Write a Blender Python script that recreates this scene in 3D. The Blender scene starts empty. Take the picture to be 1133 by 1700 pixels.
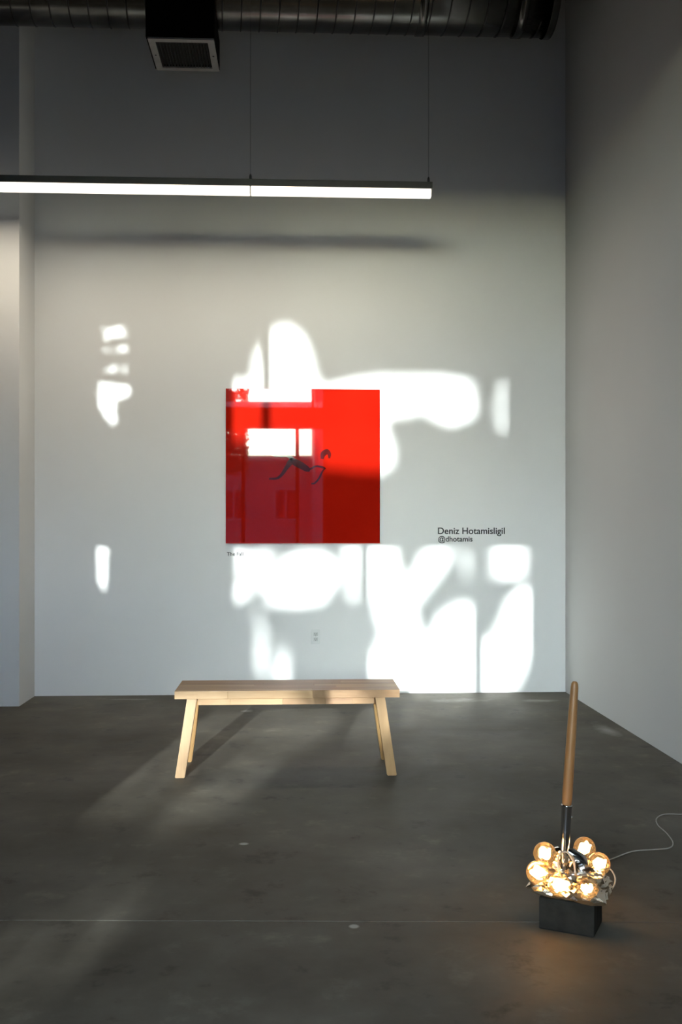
import bpy, bmesh, math, random
from mathutils import Vector, Matrix, noise

random.seed(7)
scene = bpy.context.scene
COL = scene.collection

# ------------------------------------------------------------------ camera
CAM_H, YAW, FPX, CXP, HZ = 1.3, 0.047, 1652.8, 566.5, 870.0
cam_data = bpy.data.cameras.new('camera')
cam_data.sensor_fit = 'VERTICAL'
cam_data.sensor_height = 36.0
cam_data.lens = 35.0
cam_data.shift_y = 20.0 / 1700.0
cam = bpy.data.objects.new('camera', cam_data)
COL.objects.link(cam)
cam.location = (0, 0, CAM_H)
cam.rotation_euler = (math.pi / 2, 0, -YAW)
scene.camera = cam

# ------------------------------------------------------------------ world, sun, exposure
SUN_X, SUN_Z = 0.157, 0.198          # sideways drift and drop of a sun ray per metre of depth
world = bpy.data.worlds.new('world')
scene.world = world
world.use_nodes = True
bg = world.node_tree.nodes['Background']
sky = world.node_tree.nodes.new('ShaderNodeTexSky')
sky.sky_type = 'NISHITA'
sky.sun_disc = False
sky.sun_elevation = math.atan(SUN_Z)
sky.sun_rotation = math.pi + math.atan(SUN_X)
sky.air_density = 1.0
sky.dust_density = 3.0
wb = world.node_tree.nodes.new('ShaderNodeMix')          # camera white balance for the low sun's haze
wb.data_type = 'RGBA'
wb.blend_type = 'MULTIPLY'
wb.inputs[0].default_value = 1.0
wb.inputs[7].default_value = (0.70, 1.06, 1.92, 1)
world.node_tree.links.new(sky.outputs['Color'], wb.inputs[6])
world.node_tree.links.new(wb.outputs[2], bg.inputs[0])
bg.inputs[1].default_value = 1.35
sun_data = bpy.data.lights.new('sun', 'SUN')
sun_data.energy = 11.0
sun_data.angle = math.radians(0.42)
sun_data.color = (0.96, 1.0, 1.0)
sun = bpy.data.objects.new('sun', sun_data)
COL.objects.link(sun)
sun.location = (-4, -20, 9)
sun.rotation_euler = Vector((SUN_X, 1, -SUN_Z)).to_track_quat('-Z', 'Y').to_euler()
vs = scene.view_settings
vs.view_transform = 'Standard'
vs.look = 'None'
vs.exposure = 0.0
vs.gamma = 1.0
vs.use_curve_mapping = False

# ------------------------------------------------------------------ room numbers
D = 7.62            # depth of the picture wall
XR = 2.10           # right wall
XL = -1.96          # pillar side
YP = 7.20           # pillar face
XLW = -4.6          # left wall
YF = -1.0           # window wall
ZC = 6.0            # ceiling


def ray(px, py):
    r = (px - CXP) / FPX
    s, c = math.sin(YAW), math.cos(YAW)
    return Vector((s + c * r, c - s * r, (HZ - py) / FPX))


def at_y(px, py, y):
    d = ray(px, py)
    return Vector((0, 0, CAM_H)) + d * (y / d.y)


def at_floor(px, py):
    d = ray(px, py)
    return Vector((0, 0, CAM_H)) + d * (-CAM_H / d.z)


# ------------------------------------------------------------------ materials
MATS = {}


def nt_of(name):
    m = bpy.data.materials.new(name)
    m.use_nodes = True
    n = m.node_tree.nodes
    return m, n, m.node_tree.links, n['Principled BSDF']


def noise_node(n, l, scale, detail=4, rough=0.55, coord='Object', stretch=(1, 1, 1)):
    tc = n.new('ShaderNodeTexCoord')
    mp = n.new('ShaderNodeMapping')
    mp.inputs['Scale'].default_value = stretch
    nz = n.new('ShaderNodeTexNoise')
    nz.inputs['Scale'].default_value = scale
    nz.inputs['Detail'].default_value = detail
    nz.inputs['Roughness'].default_value = rough
    l.new(tc.outputs[coord], mp.inputs['Vector'])
    l.new(mp.outputs['Vector'], nz.inputs['Vector'])
    return nz


def ramp(n, l, src, stops):
    r = n.new('ShaderNodeValToRGB')
    e = r.color_ramp.elements
    while len(e) > 1:
        e.remove(e[-1])
    e[0].position, e[0].color = stops[0][0], (*stops[0][1], 1)
    for p, c in stops[1:]:
        k = e.new(p)
        k.color = (*c, 1)
    l.new(src, r.inputs['Fac'])
    return r


def bump(n, l, src, b, strength, dist=0.01):
    bp = n.new('ShaderNodeBump')
    bp.inputs['Strength'].default_value = strength
    bp.inputs['Distance'].default_value = dist
    l.new(src, bp.inputs['Height'])
    l.new(bp.outputs['Normal'], b.inputs['Normal'])


def mat_noise(name, c1, c2, scale, rough=0.6, metal=0.0, bmp=0.0, detail=4, stretch=(1, 1, 1), spec=0.5):
    m, n, l, b = nt_of(name)
    nz = noise_node(n, l, scale, detail, stretch=stretch)
    r = ramp(n, l, nz.outputs['Fac'], [(0.3, c1), (0.7, c2)])
    l.new(r.outputs['Color'], b.inputs['Base Color'])
    b.inputs['Roughness'].default_value = rough
    b.inputs['Metallic'].default_value = metal
    b.inputs['Specular IOR Level'].default_value = spec
    if bmp:
        bump(n, l, nz.outputs['Fac'], b, bmp)
    MATS[name] = m
    return m


def mat_emit(name, color, strength):
    m, n, l, b = nt_of(name)
    b.inputs['Base Color'].default_value = (*color, 1)
    b.inputs['Emission Color'].default_value = (*color, 1)
    b.inputs['Emission Strength'].default_value = strength
    MATS[name] = m
    return m


def mat_glass(name, tint, gloss=1.0, ior=1.45, opacity=0.0):
    """thin clear glass: see-through with Fresnel reflections"""
    m = bpy.data.materials.new(name)
    m.use_nodes = True
    n, l = m.node_tree.nodes, m.node_tree.links
    n.clear()
    out = n.new('ShaderNodeOutputMaterial')
    tr = n.new('ShaderNodeBsdfTransparent')
    tr.inputs['Color'].default_value = (*tint, 1)
    gl = n.new('ShaderNodeBsdfGlossy')
    gl.inputs['Roughness'].default_value = 0.02
    gl.inputs['Color'].default_value = (gloss, gloss, gloss, 1)
    fr = n.new('ShaderNodeFresnel')
    fr.inputs['IOR'].default_value = ior
    nz = noise_node(n, l, 6, 2)
    bp = n.new('ShaderNodeBump')
    bp.inputs['Strength'].default_value = 0.01
    l.new(nz.outputs['Fac'], bp.inputs['Height'])
    l.new(bp.outputs['Normal'], gl.inputs['Normal'])
    mx = n.new('ShaderNodeMixShader')
    l.new(fr.outputs['Fac'], mx.inputs['Fac'])
    l.new(tr.outputs[0], mx.inputs[1])
    l.new(gl.outputs[0], mx.inputs[2])
    if opacity:
        tl = n.new('ShaderNodeBsdfTranslucent')
        tl.inputs['Color'].default_value = (0.9, 0.75, 0.55, 1)
        m2 = n.new('ShaderNodeMixShader')
        m2.inputs['Fac'].default_value = opacity
        l.new(mx.outputs[0], m2.inputs[1])
        l.new(tl.outputs[0], m2.inputs[2])
        l.new(m2.outputs[0], out.inputs['Surface'])
    else:
        l.new(mx.outputs[0], out.inputs['Surface'])
    MATS[name] = m
    return m


def mat_wood(name, dark, light, axis_stretch, scale=9.0, rough=0.42):
    m, n, l, b = nt_of(name)
    nz = noise_node(n, l, scale, 6, 0.6, stretch=axis_stretch)
    nz2 = noise_node(n, l, scale * 0.35, 2, 0.5, stretch=axis_stretch)
    mx = n.new('ShaderNodeMath')
    mx.operation = 'ADD'
    l.new(nz.outputs['Fac'], mx.inputs[0])
    l.new(nz2.outputs['Fac'], mx.inputs[1])
    hf = n.new('ShaderNodeMath')
    hf.operation = 'MULTIPLY'
    hf.inputs[1].default_value = 0.5
    l.new(mx.outputs[0], hf.inputs[0])
    r = ramp(n, l, hf.outputs[0], [(0.33, dark), (0.5, tuple((a + c) / 2 for a, c in zip(dark, light))), (0.66, light)])
    l.new(r.outputs['Color'], b.inputs['Base Color'])
    b.inputs['Roughness'].default_value = rough
    bump(n, l, nz.outputs['Fac'], b, 0.08, 0.004)
    MATS[name] = m
    return m


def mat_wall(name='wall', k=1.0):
    m, n, l, b = nt_of('white_wall_paint' if k == 1 else 'shaded_white_wall_paint')  # the darker variant has shade put into the white paint
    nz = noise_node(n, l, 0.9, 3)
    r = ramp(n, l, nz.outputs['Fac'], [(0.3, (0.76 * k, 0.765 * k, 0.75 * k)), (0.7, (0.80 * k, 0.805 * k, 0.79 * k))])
    fine = noise_node(n, l, 55, 3)
    # a few small scuffs
    sc = noise_node(n, l, 3.1, 8, 0.75)
    rs = ramp(n, l, sc.outputs['Fac'], [(0.245, (0.55, 0.53, 0.5)), (0.27, (1, 1, 1))])
    mx = n.new('ShaderNodeMix')
    mx.data_type = 'RGBA'
    mx.blend_type = 'MULTIPLY'
    mx.inputs[0].default_value = 1.0
    l.new(r.outputs['Color'], mx.inputs[6])
    l.new(rs.outputs['Color'], mx.inputs[7])
    l.new(mx.outputs[2], b.inputs['Base Color'])
    b.inputs['Roughness'].default_value = 0.72
    b.inputs['Specular IOR Level'].default_value = 0.25
    bump(n, l, fine.outputs['Fac'], b, 0.06, 0.004)
    MATS[name] = m


def mat_floor():
    m, n, l, b = nt_of('stained_concrete')
    n1 = noise_node(n, l, 0.75, 8, 0.62)
    n2 = noise_node(n, l, 5.0, 6, 0.65)
    n3 = noise_node(n, l, 60, 3, 0.6)
    r1 = ramp(n, l, n1.outputs['Fac'], [(0.32, (0.066, 0.059, 0.045)), (0.5, (0.108, 0.099, 0.080)), (0.68, (0.162, 0.151, 0.126))])
    r2 = ramp(n, l, n2.outputs['Fac'], [(0.30, (0.42, 0.41, 0.40)), (0.41, (0.86, 0.86, 0.86)), (0.58, (1.0, 1.0, 1.0)), (0.70, (1.35, 1.35, 1.35))])
    mx = n.new('ShaderNodeMix')
    mx.data_type = 'RGBA'
    mx.blend_type = 'MULTIPLY'
    mx.inputs[0].default_value = 1.0
    l.new(r1.outputs['Color'], mx.inputs[6])
    l.new(r2.outputs['Color'], mx.inputs[7])
    # pale dried plaster smears and paint drops where the slab carries them
    tc = n.new('ShaderNodeTexCoord')
    cur = mx.outputs[2]
    spots = [(0.193, 3.211, 0.016, 0.016), (-0.205, 4.061, 0.020, 0.016), (1.83, 7.25, 0.16, 0.07), (1.98, 6.2, 0.07, 0.22),
             (-0.33, 6.95, 0.05, 0.04), (1.25, 7.3, 0.25, 0.10), (-1.25, 7.45, 0.2, 0.04)]
    for (sx, sy, rx, ry) in spots:
        mp = n.new('ShaderNodeMapping')
        mp.vector_type = 'POINT'
        mp.inputs['Location'].default_value = (-sx / rx, -sy / ry, 0)
        mp.inputs['Scale'].default_value = (1 / rx, 1 / ry, 0)
        l.new(tc.outputs['Object'], mp.inputs['Vector'])
        ln = n.new('ShaderNodeVectorMath')
        ln.operation = 'LENGTH'
        l.new(mp.outputs['Vector'], ln.inputs[0])
        ad = n.new('ShaderNodeMath')
        ad.operation = 'MULTIPLY_ADD'
        l.new(n2.outputs['Fac'], ad.inputs[0])
        ad.inputs[1].default_value = 2.4 if rx > 0.03 else 0.6
        l.new(ln.outputs['Value'], ad.inputs[2])
        big = rx > 0.03
        rr = ramp(n, l, ad.outputs[0], [(0.0, (0.6, 0.6, 0.6) if big else (1, 1, 1)), (0.95, (0.25, 0.25, 0.25) if big else (1, 1, 1)), (1.0, (0, 0, 0))]) if not big else None
        if big:
            mr = n.new('ShaderNodeMapRange')
            mr.inputs['From Min'].default_value = 1.2
            mr.inputs['From Max'].default_value = 2.2
            mr.inputs['To Min'].default_value = 0.5
            mr.inputs['To Max'].default_value = 0.0
            l.new(ad.outputs[0], mr.inputs['Value'])
            fac = mr.outputs['Result']
        else:
            mr = n.new('ShaderNodeMapRange')
            mr.inputs['From Min'].default_value = 1.0
            mr.inputs['From Max'].default_value = 1.5
            mr.inputs['To Min'].default_value = 0.8
            mr.inputs['To Max'].default_value = 0.0
            l.new(ad.outputs[0], mr.inputs['Value'])
            fac = mr.outputs['Result']
        if rr:
            n.remove(rr)
        mk = n.new('ShaderNodeMix')
        mk.data_type = 'RGBA'
        l.new(fac, mk.inputs[0])
        l.new(cur, mk.inputs[6])
        mk.inputs[7].default_value = (0.42, 0.42, 0.39, 1)
        cur = mk.outputs[2]
    l.new(cur, b.inputs['Base Color'])
    rr = ramp(n, l, n2.outputs['Fac'], [(0.3, (0.55, 0.55, 0.55)), (0.7, (0.75, 0.75, 0.75))])
    l.new(rr.outputs['Color'], b.inputs['Roughness'])
    b.inputs['Specular IOR Level'].default_value = 0.12
    bump(n, l, n3.outputs['Fac'], b, 0.05, 0.004)
    MATS['floor'] = m


mat_wall()
mat_wall('wall_side', 0.66)  # white paint darkened to give the right wall its shade
mat_floor()
mat_noise('ceiling', (0.012, 0.012, 0.012), (0.022, 0.021, 0.02), 3, 0.9)
mat_noise('dark_plaster', (0.05, 0.05, 0.048), (0.07, 0.07, 0.066), 2, 0.9)
mat_noise('black_metal', (0.012, 0.012, 0.012), (0.02, 0.02, 0.02), 30, 0.45)
mat_noise('black_box', (0.006, 0.006, 0.006), (0.01, 0.01, 0.01), 8, 0.8, spec=0.1)
mat_noise('vent_white', (0.34, 0.33, 0.31), (0.42, 0.41, 0.39), 12, 0.5)
mat_noise('vent_slat', (0.05, 0.05, 0.05), (0.08, 0.08, 0.075), 12, 0.5)
mat_noise('galvanised', (0.10, 0.10, 0.095), (0.17, 0.17, 0.165), 5, 0.22, 1.0, detail=6)
mat_noise('seam_metal', (0.04, 0.04, 0.04), (0.07, 0.07, 0.07), 9, 0.4, 1.0)
mat_noise('window_frame', (0.03, 0.03, 0.03), (0.05, 0.05, 0.05), 14, 0.5)
mat_noise('letter_black', (0.012, 0.014, 0.014), (0.02, 0.022, 0.022), 20, 0.6)
mat_noise('letter_grey', (0.04, 0.042, 0.044), (0.07, 0.072, 0.075), 20, 0.6)
mat_noise('outlet_plastic', (0.68, 0.70, 0.68), (0.74, 0.75, 0.73), 20, 0.4)
mat_noise('outlet_face', (0.52, 0.54, 0.52), (0.58, 0.6, 0.58), 20, 0.4)
mat_noise('outlet_slot', (0.10, 0.11, 0.105), (0.13, 0.14, 0.135), 20, 0.6)
mat_glass('window_glass', (0.96, 0.975, 0.97))
mat_glass('bulb_glass', (0.97, 0.92, 0.84), 0.45, 1.4, 0.025)
mat_wood('acacia_light', (0.27, 0.15, 0.058), (0.39, 0.255, 0.122), (0.12, 1.0, 1.0), 34)
mat_wood('acacia_mid', (0.19, 0.098, 0.036), (0.31, 0.18, 0.08), (0.12, 1.0, 1.0), 34)
mat_wood('acacia_dark', (0.17, 0.082, 0.032), (0.30, 0.17, 0.078), (0.12, 1.0, 1.0), 34)
mat_wood('leg_wood', (0.24, 0.125, 0.040), (0.34, 0.205, 0.078), (1.0, 1.0, 0.12), 34)
mat_wood('handle_wood', (0.22, 0.10, 0.034), (0.32, 0.165, 0.064), (1.0, 1.0, 0.07), 40, 0.4)
mat_noise('chrome', (0.55, 0.56, 0.58), (0.66, 0.67, 0.69), 6, 0.10, 1.0)
mat_noise('foil', (0.88, 0.74, 0.55), (0.96, 0.86, 0.70), 7, 0.2, 1.0)
mat_noise('block_concrete', (0.016, 0.015, 0.013), (0.03, 0.028, 0.024), 18, 0.95, bmp=0.3, spec=0.05)
mat_noise('brass', (0.55, 0.36, 0.14), (0.7, 0.48, 0.2), 20, 0.25, 1.0)
mat_noise('white_cord', (0.30, 0.285, 0.25), (0.38, 0.36, 0.32), 20, 0.5)
mat_emit('diffuser', (1.0, 0.93, 0.82), 1.3)
mat_emit('filament', (1.0, 0.62, 0.26), 48.0)
mat_noise('leaf', (0.03, 0.055, 0.015), (0.07, 0.11, 0.03), 4, 0.6)
mat_noise('bark', (0.07, 0.05, 0.035), (0.13, 0.10, 0.07), 9, 0.9, stretch=(1, 1, 0.2))
mat_noise('asphalt', (0.03, 0.03, 0.032), (0.05, 0.05, 0.052), 20, 0.9)
mat_noise('pavement', (0.18, 0.18, 0.17), (0.24, 0.24, 0.23), 6, 0.9)
mat_noise('kerb', (0.45, 0.45, 0.43), (0.55, 0.55, 0.52), 6, 0.9)
mat_noise('render_pale', (0.26, 0.25, 0.23), (0.32, 0.31, 0.29), 1.5, 0.9)
mat_noise('dark_glass', (0.04, 0.05, 0.06), (0.06, 0.07, 0.08), 2, 0.1)


def mat_art():
    m, n, l, b = nt_of('red_acrylic')
    nz = noise_node(n, l, 1.6, 3)
    r = ramp(n, l, nz.outputs['Fac'], [(0.3, (0.30, 0.0065, 0.0022)), (0.7, (0.36, 0.009, 0.003))])
    l.new(r.outputs['Color'], b.inputs['Base Color'])
    b.inputs['Roughness'].default_value = 0.02
    b.inputs['IOR'].default_value = 1.49
    b.inputs['Specular IOR Level'].default_value = 0.38
    MATS['art'] = m
    m, n, l, b = nt_of('figure_print')
    nz = noise_node(n, l, 25, 4)
    r = ramp(n, l, nz.outputs['Fac'], [(0.3, (0.030, 0.006, 0.006)), (0.7, (0.085, 0.006, 0.006))])
    l.new(r.outputs['Color'], b.inputs['Base Color'])
    b.inputs['Roughness'].default_value = 0.03
    MATS['figure'] = m
    m, n, l, b = nt_of('acrylic_edge_glow')
    nz = noise_node(n, l, 9, 2)
    r = ramp(n, l, nz.outputs['Fac'], [(0.3, (0.85, 0.03, 0.015)), (0.7, (0.95, 0.07, 0.03))])  # brighter red paints the glow gathered in the edge
    l.new(r.outputs['Color'], b.inputs['Base Color'])
    b.inputs['Roughness'].default_value = 0.15
    MATS['art_edge_glow'] = m


mat_art()


# ------------------------------------------------------------------ mesh helpers
def link(name, me, mat, parent=None, smooth=False):
    o = bpy.data.objects.new(name, me)
    COL.objects.link(o)
    if mat:
        me.materials.append(MATS[mat] if isinstance(mat, str) else mat)
    if parent:
        o.parent = parent
    if smooth:
        for p in me.polygons:
            p.use_smooth = True
    return o


def from_bm(name, bm, mat, parent=None, smooth=False):
    bmesh.ops.recalc_face_normals(bm, faces=bm.faces)
    me = bpy.data.meshes.new(name)
    bm.to_mesh(me)
    bm.free()
    return link(name, me, mat, parent, smooth)


def add_box(bm, x0, x1, y0, y1, z0, z1, bevel=0.0, M=None):
    r = bmesh.ops.create_cube(bm, size=1.0)
    vs_ = r['verts']
    for v in vs_:
        v.co = Vector(((x0 + x1) / 2 + v.co.x * (x1 - x0), (y0 + y1) / 2 + v.co.y * (y1 - y0), (z0 + z1) / 2 + v.co.z * (z1 - z0)))
    if bevel:
        es = list({e for v in vs_ for e in v.link_edges})
        rb = bmesh.ops.bevel(bm, geom=es, offset=bevel, segments=2, affect='EDGES', profile=0.6)
        vs_ = list({v for f in rb['faces'] for v in f.verts} | {v for v in vs_ if v.is_valid})
    if M is not None:
        for v in vs_:
            v.co = M @ v.co
    return vs_


def box(name, x0, x1, y0, y1, z0, z1, mat, parent=None, bevel=0.0, M=None):
    bm = bmesh.new()
    add_box(bm, x0, x1, y0, y1, z0, z1, bevel, M)
    return from_bm(name, bm, mat, parent)


def add_tube(bm, pts, rads, seg=10, caps=True):
    pts = [Vector(p) for p in pts]
    if not isinstance(rads, (list, tuple)):
        rads = [rads] * len(pts)
    rings = []
    up = Vector((0, 0, 1))
    prev = None
    for i, p in enumerate(pts):
        t = (pts[min(i + 1, len(pts) - 1)] - pts[max(i - 1, 0)]).normalized()
        if prev is None:
            a = up if abs(t.dot(up)) < 0.9 else Vector((1, 0, 0))
            u = t.cross(a).normalized()
        else:
            u = (prev - t * prev.dot(t)).normalized()
        prev = u
        w = t.cross(u)
        rings.append([bm.verts.new(p + (u * math.cos(2 * math.pi * k / seg) + w * math.sin(2 * math.pi * k / seg)) * rads[i]) for k in range(seg)])
    for a, b_ in zip(rings, rings[1:]):
        for k in range(seg):
            bm.faces.new((a[k], a[(k + 1) % seg], b_[(k + 1) % seg], b_[k]))
    if caps:
        bm.faces.new(rings[0][::-1])
        bm.faces.new(rings[-1])


def tube(name, pts, rads, mat, parent=None, seg=10, caps=True):
    bm = bmesh.new()
    add_tube(bm, pts, rads, seg, caps)
    return from_bm(name, bm, mat, parent, smooth=True)


def catmull(pts, n=8):
    pts = [Vector(p) for p in pts]
    P = [pts[0] * 2 - pts[1]] + pts + [pts[-1] * 2 - pts[-2]]
    out = []
    for i in range(1, len(P) - 2):
        a, b, c, d = P[i - 1:i + 3]
        for k in range(n):
            t = k / n
            out.append(0.5 * ((2 * b) + (c - a) * t + (2 * a - 5 * b + 4 * c - d) * t * t + (3 * b - a - 3 * c + d) * t ** 3))
    out.append(pts[-1])
    return out


def lathe(name, prof, mat, parent=None, seg=20, M=None):
    bm = bmesh.new()
    rings = []
    for r, z in prof:
        if r < 1e-5:
            rings.append([bm.verts.new((0, 0, z))])
        else:
            rings.append([bm.verts.new((r * math.cos(2 * math.pi * k / seg), r * math.sin(2 * math.pi * k / seg), z)) for k in range(seg)])
    for a, b_ in zip(rings, rings[1:]):
        for k in range(seg):
            k2 = (k + 1) % seg
            if len(a) == 1 and len(b_) > 1:
                bm.faces.new((a[0], b_[k2], b_[k]))
            elif len(b_) == 1 and len(a) > 1:
                bm.faces.new((a[k], a[k2], b_[0]))
            elif len(a) > 1:
                bm.faces.new((a[k], a[k2], b_[k2], b_[k]))
    if M is not None:
        for v in bm.verts:
            v.co = M @ v.co
    return from_bm(name, bm, mat, parent, smooth=True)


def empty(name, loc, rz=0.0):
    o = bpy.data.objects.new(name, None)
    COL.objects.link(o)
    o.location = loc
    o.rotation_euler = (0, 0, rz)
    o.empty_display_size = 0.1
    return o


def tag(o, label, cat, group=None):
    o['label'] = label
    o['category'] = cat
    if group:
        o['group'] = group
    return o


def structure(o, label, cat):
    o['kind'] = 'structure'
    return tag(o, label, cat)


# ------------------------------------------------------------------ room shell
T = 0.2
# floor: two slabs with a saw-cut joint between them
bm = bmesh.new()
JY = lambda x: 3.262 - 0.055 * x
gw, gd = 0.0035, 0.006
prof_rows = []
for x in (XLW - T, XR + T):
    j = JY(x)
    prof_rows.append([bm.verts.new(p) for p in ((x, YF - T, 0), (x, j - gw, 0), (x, j, -gd), (x, j + gw, 0), (x, D + T, 0), (x, D + T, -0.2), (x, YF - T, -0.2))])
a, b_ = prof_rows
for k in range(len(a)):
    k2 = (k + 1) % len(a)
    bm.faces.new((a[k], a[k2], b_[k2], b_[k]))
bm.faces.new(a[::-1])
bm.faces.new(b_)
structure(from_bm('floor', bm, 'floor'), 'dark stained concrete floor with a straight saw-cut joint', 'floor')


def wall_grid(name, p00, ux, uz, nx, nz, thick, amp, mat):
    """a wall slab whose front face is very slightly uneven at its foot"""
    bm = bmesh.new()
    nrm = Vector(ux).cross(Vector(uz)).normalized()
    fr, bk = [], []
    for i in range(nx + 1):
        for j in range(nz + 1):
            p = Vector(p00) + Vector(ux) * (i / nx) + Vector(uz) * (j / nz)
            fr.append(bm.verts.new(p))
            bk.append(bm.verts.new(p - nrm * thick))
    idx = lambda i, j: i * (nz + 1) + j
    for i in range(nx):
        for j in range(nz):
            q = (idx(i, j), idx(i + 1, j), idx(i + 1, j + 1), idx(i, j + 1))
            bm.faces.new([fr[k] for k in q])
            bm.faces.new([bk[k] for k in q[::-1]])
    for i in range(nx):
        for j in (0, nz):
            bm.faces.new((fr[idx(i, j)], fr[idx(i + 1, j)], bk[idx(i + 1, j)], bk[idx(i, j)]))
    for j in range(nz):
        for i in (0, nx):
            bm.faces.new((fr[idx(i, j)], fr[idx(i, j + 1)], bk[idx(i, j + 1)], bk[idx(i, j)]))
    return from_bm(name, bm, mat)


structure(wall_grid('wall_back', (XLW - T, D, 0), (XR + T - XLW + T, 0, 0), (0, 0, ZC), 8, 8, T, 0, 'wall'),
          'white painted wall behind the bench that carries the red panel', 'wall')
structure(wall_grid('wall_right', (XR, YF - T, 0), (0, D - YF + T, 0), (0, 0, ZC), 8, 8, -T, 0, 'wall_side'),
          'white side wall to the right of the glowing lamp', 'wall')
structure(wall_grid('wall_left', (XLW, YF - T, 0), (0, D - YF + T, 0), (0, 0, ZC), 8, 8, T, 0, 'dark_plaster'),
          'dark side wall far to the left, beyond the pillar', 'wall')
structure(box('wall_pillar', XL - 0.75, XL, YP, D, 0, ZC, 'wall'),
          'white square pillar standing out from the wall at the left edge', 'pillar')
structure(box('ceiling', XLW - T, XR + T, YF - T, D + T, ZC, ZC + T, 'ceiling'), 'black painted ceiling high above the duct', 'ceiling')

structure(box('light_blocker_3', XLW, XR, 4.5, 4.72, 3.93, ZC, 'ceiling'), 'added black bulkhead above the view that keeps daylight off the upper wall', 'bulkhead')  # added out of view to shade the upper wall from the windows

# window wall behind the camera: a wide shop window with a clerestory, and a narrow pair further left
WX0, WX1 = -1.87, 0.50
NX0, NX1 = -3.02, -2.575
Z0, Z1, Z2, Z3 = 0.62, 2.89, 3.17, 4.75
bm = bmesh.new()
for p, q in ((XLW, NX0), (NX1, WX0), (WX1, XR)):
    add_box(bm, p, q, YF - T, YF, 0, ZC)
for p, q in ((NX0, NX1), (WX0, WX1)):
    add_box(bm, p, q, YF - T, YF, Z3, ZC)
    add_box(bm, p, q, YF - T, YF, Z1, Z2)
    add_box(bm, p, q, YF - T, YF, 0, Z0)
structure(from_bm('wall_front', bm, 'dark_plaster'), 'dark window wall facing the street, opposite the red panel', 'wall')
structure(box('light_blocker_1', -4.4, 1.6, -3.2, YF - T, 5.0, 5.12, 'window_frame'), 'added flat overhang outside that keeps high sky light off the floor', 'overhang')  # added to block high sky light from the floor
bm = bmesh.new()
for x in (WX0 - 0.3, 1.6):
    for (y, z) in ((YF - T, 2.99), (-4.7, 3.70), (-4.7, 3.74), (YF - T, 3.03)):
        bm.verts.new((x, y, z))
bm.verts.ensure_lookup_table()
for q in ((0, 1, 2, 3), (7, 6, 5, 4), (0, 1, 5, 4), (1, 2, 6, 5), (2, 3, 7, 6), (3, 0, 4, 7)):
    bm.faces.new([bm.verts[k] for k in q])
structure(from_bm('light_blocker_2', bm, 'window_frame'), 'added tilted awning outside that keeps sky light off the near floor', 'awning')  # added along the sun's slope to dim sky light on the near floor


def window(name, x0, x1, z0, z1, bars, label):
    w = empty(name, ((x0 + x1) / 2, YF - 0.1, z0))
    structure(w, label, 'window')
    ox = w.location.x
    f = 0.035
    h = z1 - z0
    box('frame_rail', x0 - ox, x1 - ox, -0.04, 0.04, 0, f, 'window_frame', w)
    box('frame_rail', x0 - ox, x1 - ox, -0.04, 0.04, h - f, h, 'window_frame', w)
    edges = [x0 + f / 2] + list(bars) + [x1 - f / 2]
    for b in edges:
        g = 0.03 if b in (-0.83, 0.05, -1.58) else f / 2
        box('mullion', b - ox - g, b - ox + g, -0.04, 0.04, f, h - f, 'window_frame', w)
    for p, q in zip(edges, edges[1:]):
        box('pane', p - ox + f / 2, q - ox - f / 2, -0.003, 0.003, f, h - f, 'window_glass', w)
    return w


window('window_1', WX0, WX1, Z0, Z1, (-0.83, 0.05), 'wide lower shop window with dark mullions facing the street')
clerestory = window('window_2', WX0, WX1, Z2, Z3, (-1.58, 0.30), 'wide clerestory window above the header facing the street')
sky_blocker = box('sky_blocker_panel', -1.05 - clerestory.location.x, WX1 - clerestory.location.x, 0.055, 0.062, 4.22 - Z2, Z3 - Z2, 'dark_plaster', clerestory)  # added unseen to cut sky light reaching the upper right wall
box('sky_blocker_rail', -1.05 - clerestory.location.x, WX1 - clerestory.location.x, 0.05, 0.067, 4.20 - Z2, 4.2195 - Z2, 'window_frame', sky_blocker)
window('window_3', NX0, NX1, Z0, Z1, (), 'narrow lower window far left of the shop window')
window('window_4', NX0, NX1, Z2, Z3, (), 'narrow clerestory window far left of the shop window')

# ------------------------------------------------------------------ red panel, captions, outlet
TL, BR = at_y(375, 645, 7.60), at_y(631, 901, 7.60)
AX0, AX1, AZ0, AZ1 = TL.x, BR.x, BR.z, TL.z
YA = 7.595
art = empty('acrylic_panel', ((AX0 + AX1) / 2, D, AZ0))
tag(art, 'square glossy red acrylic artwork hung on the white wall', 'artwork')
ax, az = (AX1 - AX0) / 2, AZ1 - AZ0
box('panel', -ax, ax, YA - D, YA - D + 0.012, 0, az, 'art', art, bevel=0.0012)
box('hanging_rail', -ax * 0.7, ax * 0.7, YA - D + 0.0125, -0.0005, az * 0.72, az * 0.78, 'outlet_plastic', art)
box('hanging_rail', -ax * 0.7, ax * 0.7, YA - D + 0.0125, -0.0005, az * 0.2, az * 0.26, 'outlet_plastic', art)
box('painted_edge_glow', -ax, ax, YA - D - 0.0004, YA - D + 0.0124, -0.0035, -0.0002, 'art_edge_glow', art)  # edge glow painted as a bright red strip


def art_pt(px, py):
    p = at_y(px, py, YA)
    return Vector((p.x - art.location.x, YA - D, p.z - AZ0))


def stroke(pts):
    """variable-width brush stroke printed on the panel, a hair of thickness"""
    P = catmull([art_pt(x, y) for x, y, w in pts], 6)
    W = []
    ws = [w for _, _, w in pts]
    for i in range(len(P)):
        t = i / (len(P) - 1) * (len(ws) - 1)
        k = min(int(t), len(ws) - 2)
        W.append((ws[k] + (ws[k + 1] - ws[k]) * (t - k)) * 7.6 / FPX / 2)
    return P, W


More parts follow.
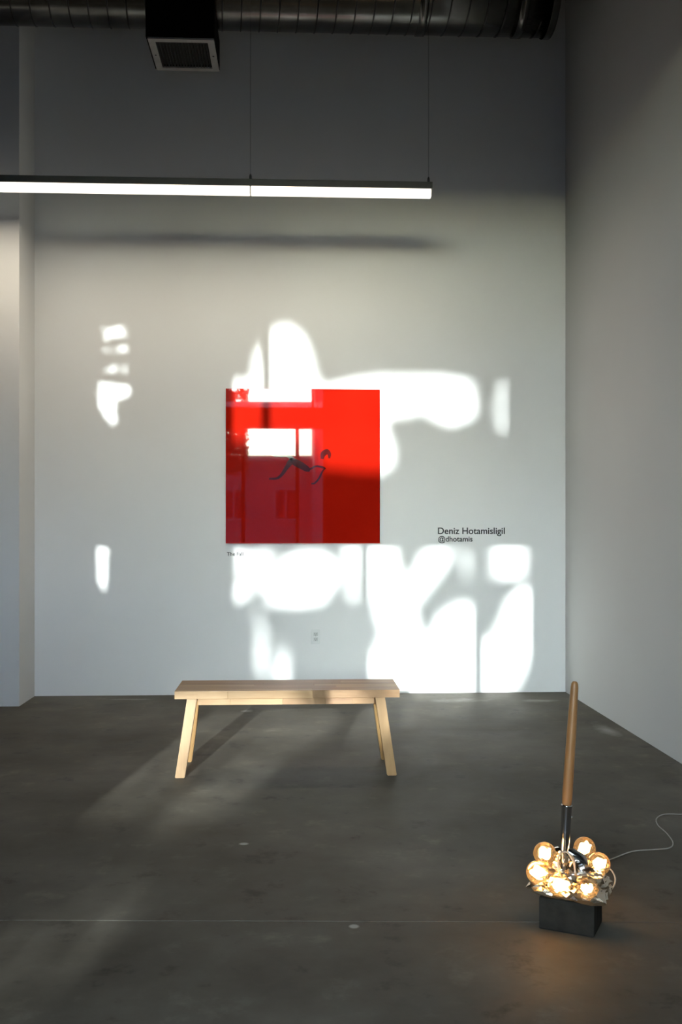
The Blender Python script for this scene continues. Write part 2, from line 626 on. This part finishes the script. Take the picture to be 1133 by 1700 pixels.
bm = bmesh.new()
strokes = [
    [(447, 795, 3), (460, 794, 4), (468, 788, 5), (477, 775, 7), (485, 766, 11), (497, 771, 12), (509, 778, 10), (515, 781, 5)],   # legs to hip
    [(451, 755, 2), (458, 757, 3), (468, 757, 4), (478, 757, 5), (486, 762, 7)],                                                 # other leg
    [(515, 779, 3), (525, 774, 3), (536, 776, 4), (541, 778, 2)],                                                                # back
    [(517, 803, 2), (523, 802, 3), (530, 794, 3), (536, 782, 3), (541, 777, 2)],                                                 # arm
    [(535, 762, 5), (537, 754, 9), (543, 750, 9), (547, 754, 6), (547, 761, 3)],                                                 # head and hair
]
for s in strokes:
    P, W = stroke(s)
    prev = None
    for i, p in enumerate(P):
        t = (P[min(i + 1, len(P) - 1)] - P[max(i - 1, 0)]).normalized()
        nn = Vector((-t.z, 0, t.x))
        ring = [bm.verts.new(p + nn * W[i] + Vector((0, -0.0006, 0))), bm.verts.new(p - nn * W[i] + Vector((0, -0.0006, 0))),
                bm.verts.new(p - nn * W[i] + Vector((0, 0.0006, 0))), bm.verts.new(p + nn * W[i] + Vector((0, 0.0006, 0)))]
        if prev:
            for k in range(4):
                bm.faces.new((prev[k], prev[(k + 1) % 4], ring[(k + 1) % 4], ring[k]))
        else:
            bm.faces.new(ring)
        prev = ring
    bm.faces.new(prev)
fig = from_bm('printed_figure', bm, 'figure', art)
fig['label'] = 'faint dark outline of a leaping figure'


def lettering(name, text, px0, px1, base_py, mat, parent, root, weight=0.0):
    cu = bpy.data.curves.new(name, 'FONT')
    cu.body = text
    cu.size = 1.0
    cu.extrude = 0.0
    cu.offset = weight
    tmp = bpy.data.objects.new(name, cu)
    COL.objects.link(tmp)
    bpy.context.view_layer.update()
    dg = bpy.context.evaluated_depsgraph_get()
    me = bpy.data.meshes.new_from_object(tmp.evaluated_get(dg))
    bpy.data.objects.remove(tmp)
    xs = [v.co.x for v in me.vertices]
    p0, p1 = at_y(px0, base_py, D), at_y(px1, base_py, D)
    s = (p1.x - p0.x) / (max(xs) - min(xs))
    x_min = min(xs)
    bm = bmesh.new()
    bm.from_mesh(me)
    bpy.data.meshes.remove(me)
    for v in bm.verts:
        v.co = Vector(((v.co.x - x_min) * s + p0.x, D - 0.0006, v.co.y * s + p0.z)) - root
    r = bmesh.ops.extrude_face_region(bm, geom=list(bm.faces))
    for v in [g for g in r['geom'] if isinstance(g, bmesh.types.BMVert)]:
        v.co.y += 0.0005
    return from_bm(name, bm, mat, parent)


tp = at_y(727, 899, D)
txt = empty('wall_lettering', (tp.x, D, tp.z))
tag(txt, 'two lines of black vinyl lettering on the wall right of the red panel', 'lettering')
lettering('name_line', 'Deniz Hotamisligil', 727.5, 838.5, 886.5, 'letter_black', txt, txt.location, 0.014)
lettering('handle_line', '@dhotamis', 728, 785, 899, 'letter_black', txt, txt.location, 0.014)
cp = at_y(377, 922, D)
cap = empty('wall_caption', (cp.x, D, cp.z))
tag(cap, 'tiny grey title caption under the lower left corner of the red panel', 'lettering')
lettering('caption_line', 'The Fall', 377, 404, 922.5, 'letter_grey', cap, cap.location, 0.012)

op = at_y(524.5, 1069, D)
out = empty('wall_outlet', (op.x, D, op.z))
tag(out, 'white double electrical outlet low on the wall above the bench', 'outlet')
box('cover_plate', -0.034, 0.034, -0.007, -0.0005, 0, 0.112, 'outlet_plastic', out, bevel=0.002)
for zc in (0.036, 0.076):
    rc = box('receptacle', -0.017, 0.017, -0.009, -0.0071, zc - 0.014, zc + 0.014, 'outlet_face', out, bevel=0.0008)
    box('slot', -0.009, -0.006, -0.0098, -0.0088, zc - 0.002, zc + 0.008, 'outlet_slot', rc)
    box('slot', 0.006, 0.009, -0.0098, -0.0088, zc - 0.002, zc + 0.008, 'outlet_slot', rc)
    box('slot', -0.003, 0.003, -0.0098, -0.0088, zc - 0.010, zc - 0.005, 'outlet_slot', rc)
box('screw', -0.003, 0.003, -0.0082, -0.0071, 0.053, 0.059, 'outlet_face', out)

# ------------------------------------------------------------------ bench
bench = empty('wooden_bench', (-0.03, 5.30, 0))
tag(bench, 'low wooden bench with splayed legs in front of the white wall', 'bench')
BX, BY, BZ = bench.location
bx0, bx1, by0, by1 = -0.612 - BX, 0.545 - BX, 5.12 - BY, 5.475 - BY
top = box('seat', bx0 + 0.004, bx1 - 0.004, by0 + 0.004, by1 - 0.004, 0.4075, 0.440, 'acacia_mid', bench)
rnd = random.Random(3)
rows = 7
rw = (by1 - by0) / rows
stave_mats = ['acacia_light', 'acacia_mid', 'acacia_mid', 'acacia_dark']
for r_ in range(rows):
    cuts = [bx0]
    x = bx0 + rnd.uniform(0.2, 0.5)
    while x < bx1 - 0.15:
        cuts.append(x)
        x += rnd.uniform(0.3, 0.55)
    cuts.append(bx1)
    for p, q in zip(cuts, cuts[1:]):
        mt = rnd.choice(stave_mats)
        if r_ == 0:
            mt = 'acacia_light' if q < 0.32 else 'acacia_mid'
        st = box('stave', p + 0.0003, q - 0.0003, by0 + r_ * rw + 0.0003, by0 + (r_ + 1) * rw - 0.0003, 0.405, 0.445, mt, top, bevel=0.0012)


def leg(fx, fy, tx, ty, w, d):
    """slanted square leg, foot (fx, fy) on the floor, head (tx, ty) under the seat"""
    bm = bmesh.new()
    lo = [bm.verts.new((fx + sx * w / 2 - BX, fy + sy * d / 2 - BY, 0.0005)) for sx, sy in ((-1, -1), (1, -1), (1, 1), (-1, 1))]
    hi = [bm.verts.new((tx + sx * w / 2 - BX, ty + sy * d / 2 - BY, 0.4045)) for sx, sy in ((-1, -1), (1, -1), (1, 1), (-1, 1))]
    for k in range(4):
        bm.faces.new((lo[k], lo[(k + 1) % 4], hi[(k + 1) % 4], hi[k]))
    bm.faces.new(lo[::-1])
    bm.faces.new(hi)
    bmesh.ops.bevel(bm, geom=list(bm.edges), offset=0.003, segments=2, affect='EDGES')
    return from_bm('leg', bm, 'leg_wood', bench)


leg(-0.585, 5.145, -0.525, 5.165, 0.05, 0.045)
leg(0.505, 5.145, 0.445, 5.165, 0.05, 0.045)
leg(-0.585, 5.485, -0.525, 5.435, 0.05, 0.045)
leg(0.505, 5.485, 0.445, 5.435, 0.05, 0.045)
# rails under the seat, the long front one in three glued lengths
for yy in (5.152, 5.43):
    rail = box('apron_rail', -0.494 - BX, 0.414 - BX, yy - BY + 0.002, yy + 0.02 - BY, 0.369, 0.4045, 'acacia_mid', bench)
    c = [-0.4955, -0.33, -0.06, 0.16, 0.30, 0.4155]
    for i, (p, q) in enumerate(zip(c, c[1:])):
        box('stave', p - BX + 0.0003, q - BX - 0.0003, yy - BY - 0.001, yy + 0.0215 - BY, 0.368, 0.4046, ['acacia_light', 'acacia_light', 'acacia_mid', 'acacia_dark', 'acacia_mid'][i], rail, bevel=0.0008)
for xx in (-0.535, 0.435):
    box('end_rail', xx - BX, xx + 0.022 - BX, 5.19 - BY, 5.41 - BY, 0.369, 0.4044, 'acacia_mid', bench)

# ------------------------------------------------------------------ linear pendant light
YL = 6.60
lamp = empty('linear_pendant_light', (0.911, YL, 3.475))
tag(lamp, 'long black linear pendant light with a glowing white diffuser', 'pendant light')
LXe, LZ = 0.911, 3.475
XLn = -2.69
box('housing', XLn - LXe, 0, -0.032, 0.032, 0.052, 0.096, 'black_metal', lamp, bevel=0.002)
box('end_cap', 0.0005, 0.006, -0.032, 0.032, 0.0525, 0.0955, 'black_metal', lamp)
for p, q in ((XLn, -0.292), (-0.286, 0.911)):
    box('diffuser', p - LXe, q - LXe, -0.03, 0.03, 0.0, 0.0515, 'diffuser', lamp, bevel=0.006)
box('joint_clip', -0.2915 - LXe, -0.2865 - LXe, -0.0325, 0.0325, 0.002, 0.0965, 'black_metal', lamp)
for xx in (0.895, -0.289, -1.49 - 1.0):
    g = lathe('cable_grip', [(0, 0), (0.008, 0), (0.008, 0.03), (0.004, 0.042), (0, 0.042)], 'black_metal', lamp, 12, Matrix.Translation((xx - LXe, 0, 0.0965)))
    tube('suspension_cable', [(xx - LXe, 0, 0.13), (xx - LXe, 0, ZC - LZ - 0.001)], 0.0013, 'black_metal', lamp, 6)
ld = bpy.data.lights.new('linear_light_output', 'AREA')
ld.shape = 'RECTANGLE'
ld.size = 0.911 - XLn
ld.size_y = 0.05
ld.energy = 31
ld.color = (1.0, 0.87, 0.69)
lo_ = bpy.data.objects.new('linear_light_output', ld)
COL.objects.link(lo_)
lo_.parent = lamp
lo_.location = ((XLn - 0.911) / 2, 0, -0.003)

# ------------------------------------------------------------------ ventilation duct and diffuser box
YD, ZD, RD = 7.02, 5.08, 0.285
duct = empty('ventilation_duct', (1.82, YD, ZD - RD))
tag(duct, 'round galvanised spiral duct running along the top of the picture', 'duct')
DX, DZ = 1.82, ZD - RD
bm = bmesh.new()
add_tube(bm, [(x - DX, 0, RD) for x in (-4.55, -3, -1.5, 0, 1.0, 1.79)], RD, 40)
from_bm('duct_tube', bm, 'galvanised', duct, True)
# lock seam winding round the tube
bm = bmesh.new()
pitch, seg = 0.131, 28
turns = (1.74 + 4.5) / pitch
N = int(turns * seg)
prev = None
for i in range(N):
    a = 2 * math.pi * i / seg
    x = -4.5 + pitch * i / seg - DX
    ring = []
    for dx, dr in ((-0.006, -0.001), (-0.004, 0.005), (0.004, 0.005), (0.006, -0.001)):
        ring.append(bm.verts.new((x + dx, (RD + dr) * math.sin(a), RD + (RD + dr) * math.cos(a))))
    if prev:
        for k in range(3):
            bm.faces.new((prev[k], prev[k + 1], ring[k + 1], ring[k]))
    prev = ring
from_bm('lock_seam', bm, 'seam_metal', duct, True)
for xx in (0.90, 1.60):
    bm = bmesh.new()
    add_tube(bm, [(xx - DX - 0.03, 0, RD), (xx - DX + 0.03, 0, RD)], RD + 0.009, 40)
    from_bm('coupling_band', bm, 'galvanised', duct, True)
lathe('end_cap', [(RD + 0.01, 0), (RD + 0.01, 0.05), (RD - 0.01, 0.055), (0, 0.055)], 'galvanised', duct, 40,
      Matrix.Translation((-0.03, 0, RD)) @ Matrix.Rotation(math.pi / 2, 4, 'Y'))
for xx in (-3.0, -1.6, 0.35, 1.5):
    box('hanger_strap', xx - DX - 0.012, xx - DX + 0.012, -0.001, 0.001, 2 * RD + 0.002, ZC - DZ - 0.001, 'seam_metal', duct)

va, vb = at_y(245, 64, 6.75), at_y(354, 65, 6.75)
vx0, vx1, vz = va.x, vb.x + 0.005, va.z
vent = empty('ceiling_diffuser', ((vx0 + vx1) / 2, 6.985, vz))
tag(vent, 'black boxed air outlet with a pale louvred grille under the duct', 'air vent')
hw = (vx1 - vx0) / 2
hd = 0.235
bm = bmesh.new()
add_box(bm, -hw - 0.012, hw + 0.004, -hd - 0.004, -hd + 0.004, 0.012, ZC - vz - 0.3)
add_box(bm, -hw - 0.012, hw + 0.004, hd - 0.004, hd + 0.004, 0.012, 0.22)
add_box(bm, -hw - 0.012, -hw - 0.004, -hd, hd, 0.012, 0.22)
add_box(bm, hw - 0.004, hw + 0.004, -hd, hd, 0.012, 0.22)
from_bm('plenum_box', bm, 'black_box', vent)
box('back_plate', -hw + 0.005, hw - 0.005, -hd + 0.005, hd - 0.005, 0.17, 0.175, 'black_box', vent)
fw = 0.045
bm = bmesh.new()
add_box(bm, -hw, hw, -hd, -hd + fw, 0, 0.011)
add_box(bm, -hw, hw, hd - fw, hd, 0, 0.011)
add_box(bm, -hw, -hw + fw, -hd + fw, hd - fw, 0, 0.011)
add_box(bm, hw - fw, hw, -hd + fw, hd - fw, 0, 0.011)
gf = from_bm('grille_frame', bm, 'vent_white', vent)
for sx in (-1, 1):
    lathe('screw', [(0, -0.003), (0.006, -0.002), (0.007, 0.0)], 'seam_metal', gf, 10, Matrix.Translation((sx * (hw - fw / 2), 0, -0.0002)))
ns = 17
for i in range(ns):
    xx = -hw + fw + (2 * hw - 2 * fw) * (i + 0.5) / ns
    M = Matrix.Translation((xx, 0, 0.016)) @ Matrix.Rotation(math.radians(25), 4, 'Y')
    box('louvre', -0.001, 0.001, -hd + fw - 0.002, hd - fw + 0.002, -0.014, 0.014, 'vent_slat', vent, M=M)

# ------------------------------------------------------------------ shovel lamp with globe bulbs
RZ = -0.48
LP = Vector((0.895, 3.185, 0.0))
sl = empty('shovel_lamp', LP, RZ)
tag(sl, 'sculptural lamp of glowing globe bulbs in crumpled foil with an upright shovel handle', 'lamp')
Minv = (Matrix.Translation(LP) @ Matrix.Rotation(RZ, 4, 'Z')).inverted()


def loc(px, py, y):
    return Minv @ at_y(px, py, y)


bm = bmesh.new()
add_box(bm, -0.088, 0.088, -0.07, 0.07, 0.0005, 0.103, 0.006)
from_bm('concrete_block', bm, 'block_concrete', sl)

# crumpled foil nest
bm = bmesh.new()
bmesh.ops.create_icosphere(bm, subdivisions=4, radius=1.0)
for v in bm.verts:
    d = v.co.normalized()
    s = 1.0 / (abs(d.x) ** 5 + abs(d.y) ** 5 + abs(d.z) ** 5) ** 0.2
    tp_ = 1.0 - 0.16 * d.z * s
    p = Vector((d.x * s * 0.116 * tp_, d.y * s * 0.088 * tp_, d.z * s * 0.048))
    if d.z > 0.2:
        rr_ = math.hypot(d.x, d.y) * s
        p.z -= 0.03 * max(0.0, 1 - rr_ * 1.1)
    q = p * 24
    c1 = abs(noise.noise(q)) * 0.034 + abs(noise.noise(q * 2.7 + Vector((5, 1, 2)))) * 0.026
    k = 0.25 if d.z < -0.5 else 1.0
    p += d * (c1 - 0.014) * k
    v.co = p + Vector((0, 0, 0.152))
for v in bm.verts:
    v.co.z = max(v.co.z, 0.1075 + 0.003 * noise.noise(v.co * 40)) - 0.05 * v.co.x * (1 if v.co.x > 0 else 0.4) * (0 if abs(v.co.x) < 0.089 and abs(v.co.y) < 0.071 and v.co.z < 0.115 else 1)
from_bm('crumpled_foil', bm, 'foil', sl)

# shovel: blade, chrome socket, wooden handle
h_top, h_mid, h_low = loc(955, 1131, 3.20), loc(941.5, 1336, 3.20), loc(937, 1428, 3.20)
ax_dir = (h_top - h_mid).normalized()
hl = (h_top - h_mid).length
quat = ax_dir.to_track_quat('Z', 'Y').to_matrix().to_4x4()
Mh = Matrix.Translation(h_mid) @ quat
lathe('wooden_handle', [(0, -0.02), (0.0135, -0.02), (0.0150, 0.0), (0.0165, 0.03), (0.0162, hl * 0.3), (0.0148, hl * 0.7), (0.0125, hl - 0.02), (0.0110, hl - 0.008), (0.007, hl - 0.001), (0, hl)], 'handle_wood', sl, 20, Mh)
sk = (h_mid - h_low).length
Ms = Matrix.Translation(h_low) @ (h_mid - h_low).normalized().to_track_quat('Z', 'Y').to_matrix().to_4x4()
sock = lathe('chrome_socket', [(0.010, -0.06), (0.0125, 0.0), (0.0155, sk * 0.5), (0.0170, sk - 0.006), (0.0178, sk - 0.004), (0.0178, sk), (0.0155, sk + 0.001)], 'chrome', sl, 24, Ms)
lathe('rivet', [(0, 0), (0.004, 0), (0.003, 0.002), (0, 0.0026)], 'chrome', sock, 10, Ms @ Matrix.Translation((0.0, -0.0165, sk * 0.78)) @ Matrix.Rotation(math.pi / 2, 4, 'X'))
bm = bmesh.new()
gx, gz = 10, 8
rows_ = []
for off in (0.0, 0.0025):
    g = []
    for i in range(gx + 1):
        for j in range(gz + 1):
            u, w = i / gx * 2 - 1, j / gz
            half = 0.075 * (0.35 + 0.65 * min(1, (1 - w) * 3.0) ** 0.5)
            g.append(bm.verts.new((u * half, 0.018 * u * u + off, -0.05 - 0.0 + w * 0.10)))
    rows_.append(g)
ii = lambda i, j: i * (gz + 1) + j
for s_, g in enumerate(rows_):
    for i in range(gx):
        for j in range(gz):
            q = [g[ii(i, j)], g[ii(i + 1, j)], g[ii(i + 1, j + 1)], g[ii(i, j + 1)]]
            bm.faces.new(q if s_ else q[::-1])
for i in range(gx):
    for j in (0, gz):
        bm.faces.new((rows_[0][ii(i, j)], rows_[0][ii(i + 1, j)], rows_[1][ii(i + 1, j)], rows_[1][ii(i, j)]))
for j in range(gz):
    for i in (0, gx):
        bm.faces.new((rows_[0][ii(i, j)], rows_[0][ii(i, j + 1)], rows_[1][ii(i, j + 1)], rows_[1][ii(i, j)]))
for v in bm.verts:
    v.co = v.co + h_low + Vector((0, 0.004, -0.015))
from_bm('shovel_blade', bm, 'chrome', sl, True)

RB = 0.0365
# globe bulbs: pixel of the globe centre, depth, and the way the cap points
bulbs = [(905, 1417, 3.17, (-0.1, 0.3, -1.0)),
         (893, 1448, 3.16, (0.7, 0.5, -0.7)),
         (929, 1469, 3.11, (0.1, 0.9, -0.5)),
         (971, 1408, 3.28, (-0.3, -0.1, -1.0)),
         (995, 1434, 3.20, (-0.7, 0.2, -0.7)),
         (975, 1473, 3.09, (-0.2, 0.9, -0.45)),
         (948, 1452, 3.24, (0.1, 0.2, -1.0))]
prof = []
for k in range(15):
    th = math.pi * k / 14 * 0.86
    prof.append((RB * math.sin(th), RB * math.cos(th)))
prof += [(0.0128, -RB * 1.06), (0.0128, -RB * 1.16)]
cap_prof = [(0.0132, -RB * 1.10)]
for k in range(9):
    cap_prof.append((0.0132 if k % 2 else 0.0118, -RB * 1.14 - 0.0025 * k))
cap_prof += [(0.007, -RB * 1.14 - 0.026), (0.0, -RB * 1.14 - 0.027)]
first = {}
for (px, py, yy, dn) in bulbs:
    c = loc(px, py, yy)
    M = Matrix.Translation(c) @ (-Vector(dn)).normalized().to_track_quat('Z', 'Y').to_matrix().to_4x4()
    gl = lathe('globe_bulb', prof, 'bulb_glass', sl, 24)
    gl.matrix_basis = M
    lathe('screw_cap', cap_prof, 'brass', gl, 16)
    # looping filament on a short stem
    pts = []
    for k in range(61):
        t = k / 60
        a = t * 2 * math.pi * 3.0
        pts.append((0.0145 * math.cos(a), 0.0145 * math.sin(a), -0.013 + 0.028 * t + 0.004 * math.cos(3 * a)))
    tube('filament', pts, 0.0040, 'filament', gl, 7)
    tube('filament_stem', [(0, 0, -RB * 1.05), (0, 0, -0.012)], [0.005, 0.0025], 'bulb_glass', gl, 8)
    tube('lamp_holder', [(0, 0, -RB * 1.14 - 0.012), (0, 0, -RB * 1.14 - 0.045)], 0.0155, 'black_metal', gl, 14)

# wiring
tube('wire_loop', catmull([loc(945, 1462, 3.14), loc(930, 1452, 3.13), loc(927, 1428, 3.13), loc(933, 1415, 3.13), loc(944, 1416, 3.13), loc(953, 1432, 3.13), loc(956, 1450, 3.14)], 8), 0.0030, 'white_cord', sl, 8)
tube('wire_loop', catmull([loc(993, 1462, 3.2), loc(991, 1440, 3.22), loc(1003, 1440, 3.24), loc(1015, 1444, 3.24), loc(1022, 1458, 3.24), loc(1019, 1472, 3.24), loc(1008, 1480, 3.23), loc(993, 1479, 3.2)], 8), 0.0026, 'white_cord', sl, 8)
fl_pts = []
for p in [(1000, 1431), (1015, 1428), (1050, 1415), (1085, 1412), (1112, 1409), (1118, 1400), (1108, 1385), (1093, 1371), (1091, 1360), (1104, 1353), (1133, 1353), (1170, 1352), (1240, 1345)]:
    q = at_floor(*p)
    fl_pts.append(Vector((min(q.x, XR - 0.01), q.y, 0.0035)))
pw = [Minv @ p for p in fl_pts]
start = loc(985, 1455, 3.3)
tube('power_cord', catmull([start, Vector((pw[0].x - 0.1, pw[0].y - 0.22, 0.08)), Vector((pw[0].x - 0.04, pw[0].y - 0.08, 0.012))] + pw, 6), 0.0024, 'white_cord', sl, 8)

# ------------------------------------------------------------------ outdoors: street, kerb, houses, street tree
structure(box('ground_pavement', -22, 22, -5.4, YF - T, -0.3, -0.05, 'pavement'), 'concrete pavement outside the shop windows', 'pavement')
structure(box('ground_kerb', -22, 22, -5.6, -5.4, -0.3, -0.05, 'kerb'), 'pale kerb stone along the street', 'kerb')
structure(box('ground_street', -22, 22, -40, -5.6, -0.3, -0.18, 'asphalt'), 'asphalt street outside the windows', 'street')


def house(name, x0, x1, y0, y1, h, nx, nz, label):
    o = empty(name, ((x0 + x1) / 2, y1, -0.18))
    tag(o, label, 'building')
    w, dpt = (x1 - x0) / 2, y1 - y0
    box('wall_body', -w, w, -dpt, 0, 0.001, h, 'render_pale', o)
    box('parapet', -w - 0.1, w + 0.1, -dpt - 0.1, 0.1, h, h + 0.25, 'kerb', o)
    for i in range(nx):
        for j in range(nz):
            cx = -w + (i + 0.5) * 2 * w / nx
            cz = 0.6 + (j + 0.5) * (h - 0.8) / nz
            f = box('window_frame', cx - 0.55, cx + 0.55, -0.02, 0.05, cz - 0.75, cz + 0.75, 'kerb', o)
            box('pane', cx - 0.47, cx - 0.03, 0.045, 0.06, cz - 0.67, cz + 0.67, 'dark_glass', f)
            box('pane', cx + 0.03, cx + 0.47, 0.045, 0.06, cz - 0.67, cz + 0.67, 'dark_glass', f)


house('street_building', 0.8, 14, -30.5, -24, 9.5, 6, 3, 'pale plastered building across the street, right of the tree')
house('street_building', -16, 3.2, -38, -31, 4.4, 8, 1, 'low pale building across the street behind the tree')

# the tree whose gaps let the sun fall in patches on the wall and floor
WALL_LIGHT = [
    # (polygon in wall pixels, openness)
    ([(418, 632), (424, 590), (436, 566), (452, 546), (474, 538), (498, 548), (514, 576), (521, 610), (534, 640), (534, 660), (372, 660), (370, 634), (400, 628)], 1.0),
    ([(534, 640), (570, 632), (610, 624), (700, 622), (788, 630), (792, 690), (772, 704), (735, 702), (702, 686), (662, 690), (640, 704), (656, 738), (658, 768), (634, 790), (560, 784), (530, 776), (515, 738), (372, 735), (372, 645)], 1.0),
    ([(826, 632), (846, 630), (846, 736), (834, 722), (822, 690)], 0.9),
    ([(164, 542), (215, 542), (215, 560), (164, 562)], 0.9),
    ([(166, 576), (213, 574), (213, 586), (166, 588)], 0.82),
    ([(166, 609), (213, 606), (211, 622), (166, 620)], 0.9),
    ([(158, 630), (216, 640), (216, 661), (194, 664), (191, 714), (174, 696), (157, 668)], 1.0),
    ([(153, 904), (179, 908), (180, 950), (173, 990), (165, 970), (153, 966)], 1.0),
    ([(376, 895), (456, 895), (458, 950), (455, 990), (430, 992), (384, 1002)], 0.86),
    ([(462, 945), (474, 926), (505, 914), (545, 920), (567, 940), (562, 972), (528, 1006), (480, 1010), (440, 1000), (450, 970)], 1.0),
    ([(570, 895), (597, 895), (596, 1000), (580, 1002)], 0.88),
    ([(604, 890), (648, 892), (660, 910), (673, 972), (704, 910), (757, 910), (744, 940), (704, 992), (690, 1010), (702, 1062), (714, 1052), (733, 1014), (770, 996), (788, 1006), (788, 1160), (700, 1160), (606, 1122), (602, 1100), (632, 1064), (622, 1010), (606, 960)], 1.0),
    ([(764, 912), (782, 910), (782, 968), (768, 960)], 0.9),
    ([(800, 914), (810, 914), (810, 962), (800, 960)], 0.82),
    ([(816, 905), (874, 905), (874, 962), (818, 962)], 1.0),
    ([(846, 988), (880, 968), (891, 1000), (888, 1060), (870, 1122), (846, 1160), (790, 1160), (782, 1120), (784, 1068), (812, 1060), (830, 1040), (836, 1010)], 1.0),
    ([(425, 1012), (441, 1010), (445, 1128), (426, 1122)], 0.9),
    ([(460, 1056), (482, 1072), (483, 1140), (452, 1140)], 0.9),
]
FLOOR_LIGHT = [
    ([(315, 1185), (420, 1160), (570, 1160), (570, 1190), (525, 1235), (480, 1255), (450, 1290), (410, 1330), (335, 1372), (260, 1390), (135, 1350)], 0.94),
    ([(560, 1160), (460, 1170), (425, 1220), (370, 1280), (285, 1352), (320, 1374), (410, 1332), (465, 1268), (530, 1236), (575, 1195)], 1.0),
    ([(592, 1155), (652, 1155), (646, 1230), (572, 1236)], 1.0),
    ([(660, 1155), (785, 1155), (775, 1204), (720, 1206), (660, 1216)], 0.95),
    ([(-20, 1555), (90, 1500), (190, 1462), (245, 1500), (200, 1550), (95, 1650), (-40, 1715), (-100, 1640)], 0.97),
]


def uv_of(p):
    return (p.x - SUN_X * p.y, p.z + SUN_Z * p.y)


POLYS = []
for pts, o_ in WALL_LIGHT:
    POLYS.append(([uv_of(at_y(x, y, D)) for x, y in pts], o_))
for pts, o_ in FLOOR_LIGHT:
    POLYS.append(([uv_of(at_floor(x, y)) for x, y in pts], o_))


def inside(poly, u, v):
    c = False
    j = len(poly) - 1
    for i in range(len(poly)):
        (ui, vi), (uj, vj) = poly[i], poly[j]
        if (vi > v) != (vj > v) and u < (uj - ui) * (v - vi) / (vj - vi) + ui:
            c = not c
        j = i
    return c


boxes = [(min(p[0] for p in P), max(p[0] for p in P), min(p[1] for p in P), max(p[1] for p in P)) for P, _ in POLYS]


def openness(u, v):
    best = 0.0
    for (P, o_), (a, b, c, d) in zip(POLYS, boxes):
        if a <= u <= b and c <= v <= d and inside(P, u, v):
            best = max(best, o_)
    return best


sun_dir = Vector((SUN_X, 1, -SUN_Z))
sdn = sun_dir.normalized()
e1 = sdn.cross(Vector((0, 0, 1))).normalized()
e2 = e1.cross(sdn).normalized()


def leafage(root, u0, u1, v0, v1, ya, yb, step, L0, W0, seed):
    """loose leaves filling a crown; the crown's gaps are where the sun comes through"""
    rl = random.Random(seed)
    verts, faces = [], []
    u = u0
    while u < u1:
        v = v0
        while v < v1:
            for layer in range(2):
                uu = u + rl.uniform(-0.5, 0.5) * step
                vv = v + rl.uniform(-0.5, 0.5) * step
                y = rl.uniform(ya, yb)
                ang = rl.uniform(0, 2 * math.pi)
                tilt = rl.uniform(-0.5, 0.5)
                L, W_ = L0 * rl.uniform(0.9, 1.2), W0 * rl.uniform(0.9, 1.2)
                ca, sa = math.cos(ang), math.sin(ang)
                keep = rl.random()
                op = openness(uu, vv)
                if keep < op:
                    continue
                c = Vector((uu + SUN_X * y, y, vv - SUN_Z * y)) - root.location
                a_ = e1 * ca + e2 * sa
                b2 = (e2 * ca - e1 * sa) * math.cos(tilt) + sdn * math.sin(tilt)
                k = len(verts)
                verts += [tuple(c - a_ * L), tuple(c - a_ * L * 0.2 + b2 * W_), tuple(c + a_ * L), tuple(c - a_ * L * 0.2 - b2 * W_), tuple(c + sdn * L * 0.2)]
                faces += [(k, k + 1, k + 4), (k + 1, k + 2, k + 4), (k + 2, k + 3, k + 4), (k + 3, k, k + 4)]
            v += step
        u += step
    me = bpy.data.meshes.new('foliage')
    me.from_pydata(verts, [], faces)
    fo = link('foliage', me, 'leaf', root)
    fo['kind'] = 'stuff'


YT = -14.0
tree = empty('street_tree', (-4.12, YT, -0.18))
tag(tree, 'leafy street tree outside the wide shop window', 'tree')
leafage(tree, -1.95, 0.8, 0.1, 4.75, YT - 1.0, YT + 1.0, 0.032, 0.040, 0.030, 11)
tube('trunk', [(0, 0, 0.001), (0.03, 0, 1.0), (-0.05, 0.05, 2.3)], [0.17, 0.13, 0.11], 'bark', tree, 12)
for q in ((0.08, 0.3, 6.4), (-0.45, -0.3, 5.8)):
    tube('branch', [(-0.05, 0.05, 2.2), (q[0] * 0.5 - 0.05, q[1] * 0.5, 3.6), q], [0.08, 0.05, 0.025], 'bark', tree, 8)
leaf_screen = empty('added_leaf_screen', (-2.95, -1.75, -0.05))  # added leaves whose gaps cut the left sun patches to shape
tag(leaf_screen, 'added leaf screen that shapes the sun patches through the narrow windows', 'plant')
leafage(leaf_screen, -3.0, -2.4, 0.5, 4.7, -2.0, -1.45, 0.026, 0.03, 0.024, 5)
tube('stem', [(0, 0, 0.001), (0.04, 0.05, 1.6), (-0.04, 0, 3.2), (0.02, 0, 5.0)], [0.03, 0.025, 0.02, 0.01], 'bark', leaf_screen, 8)
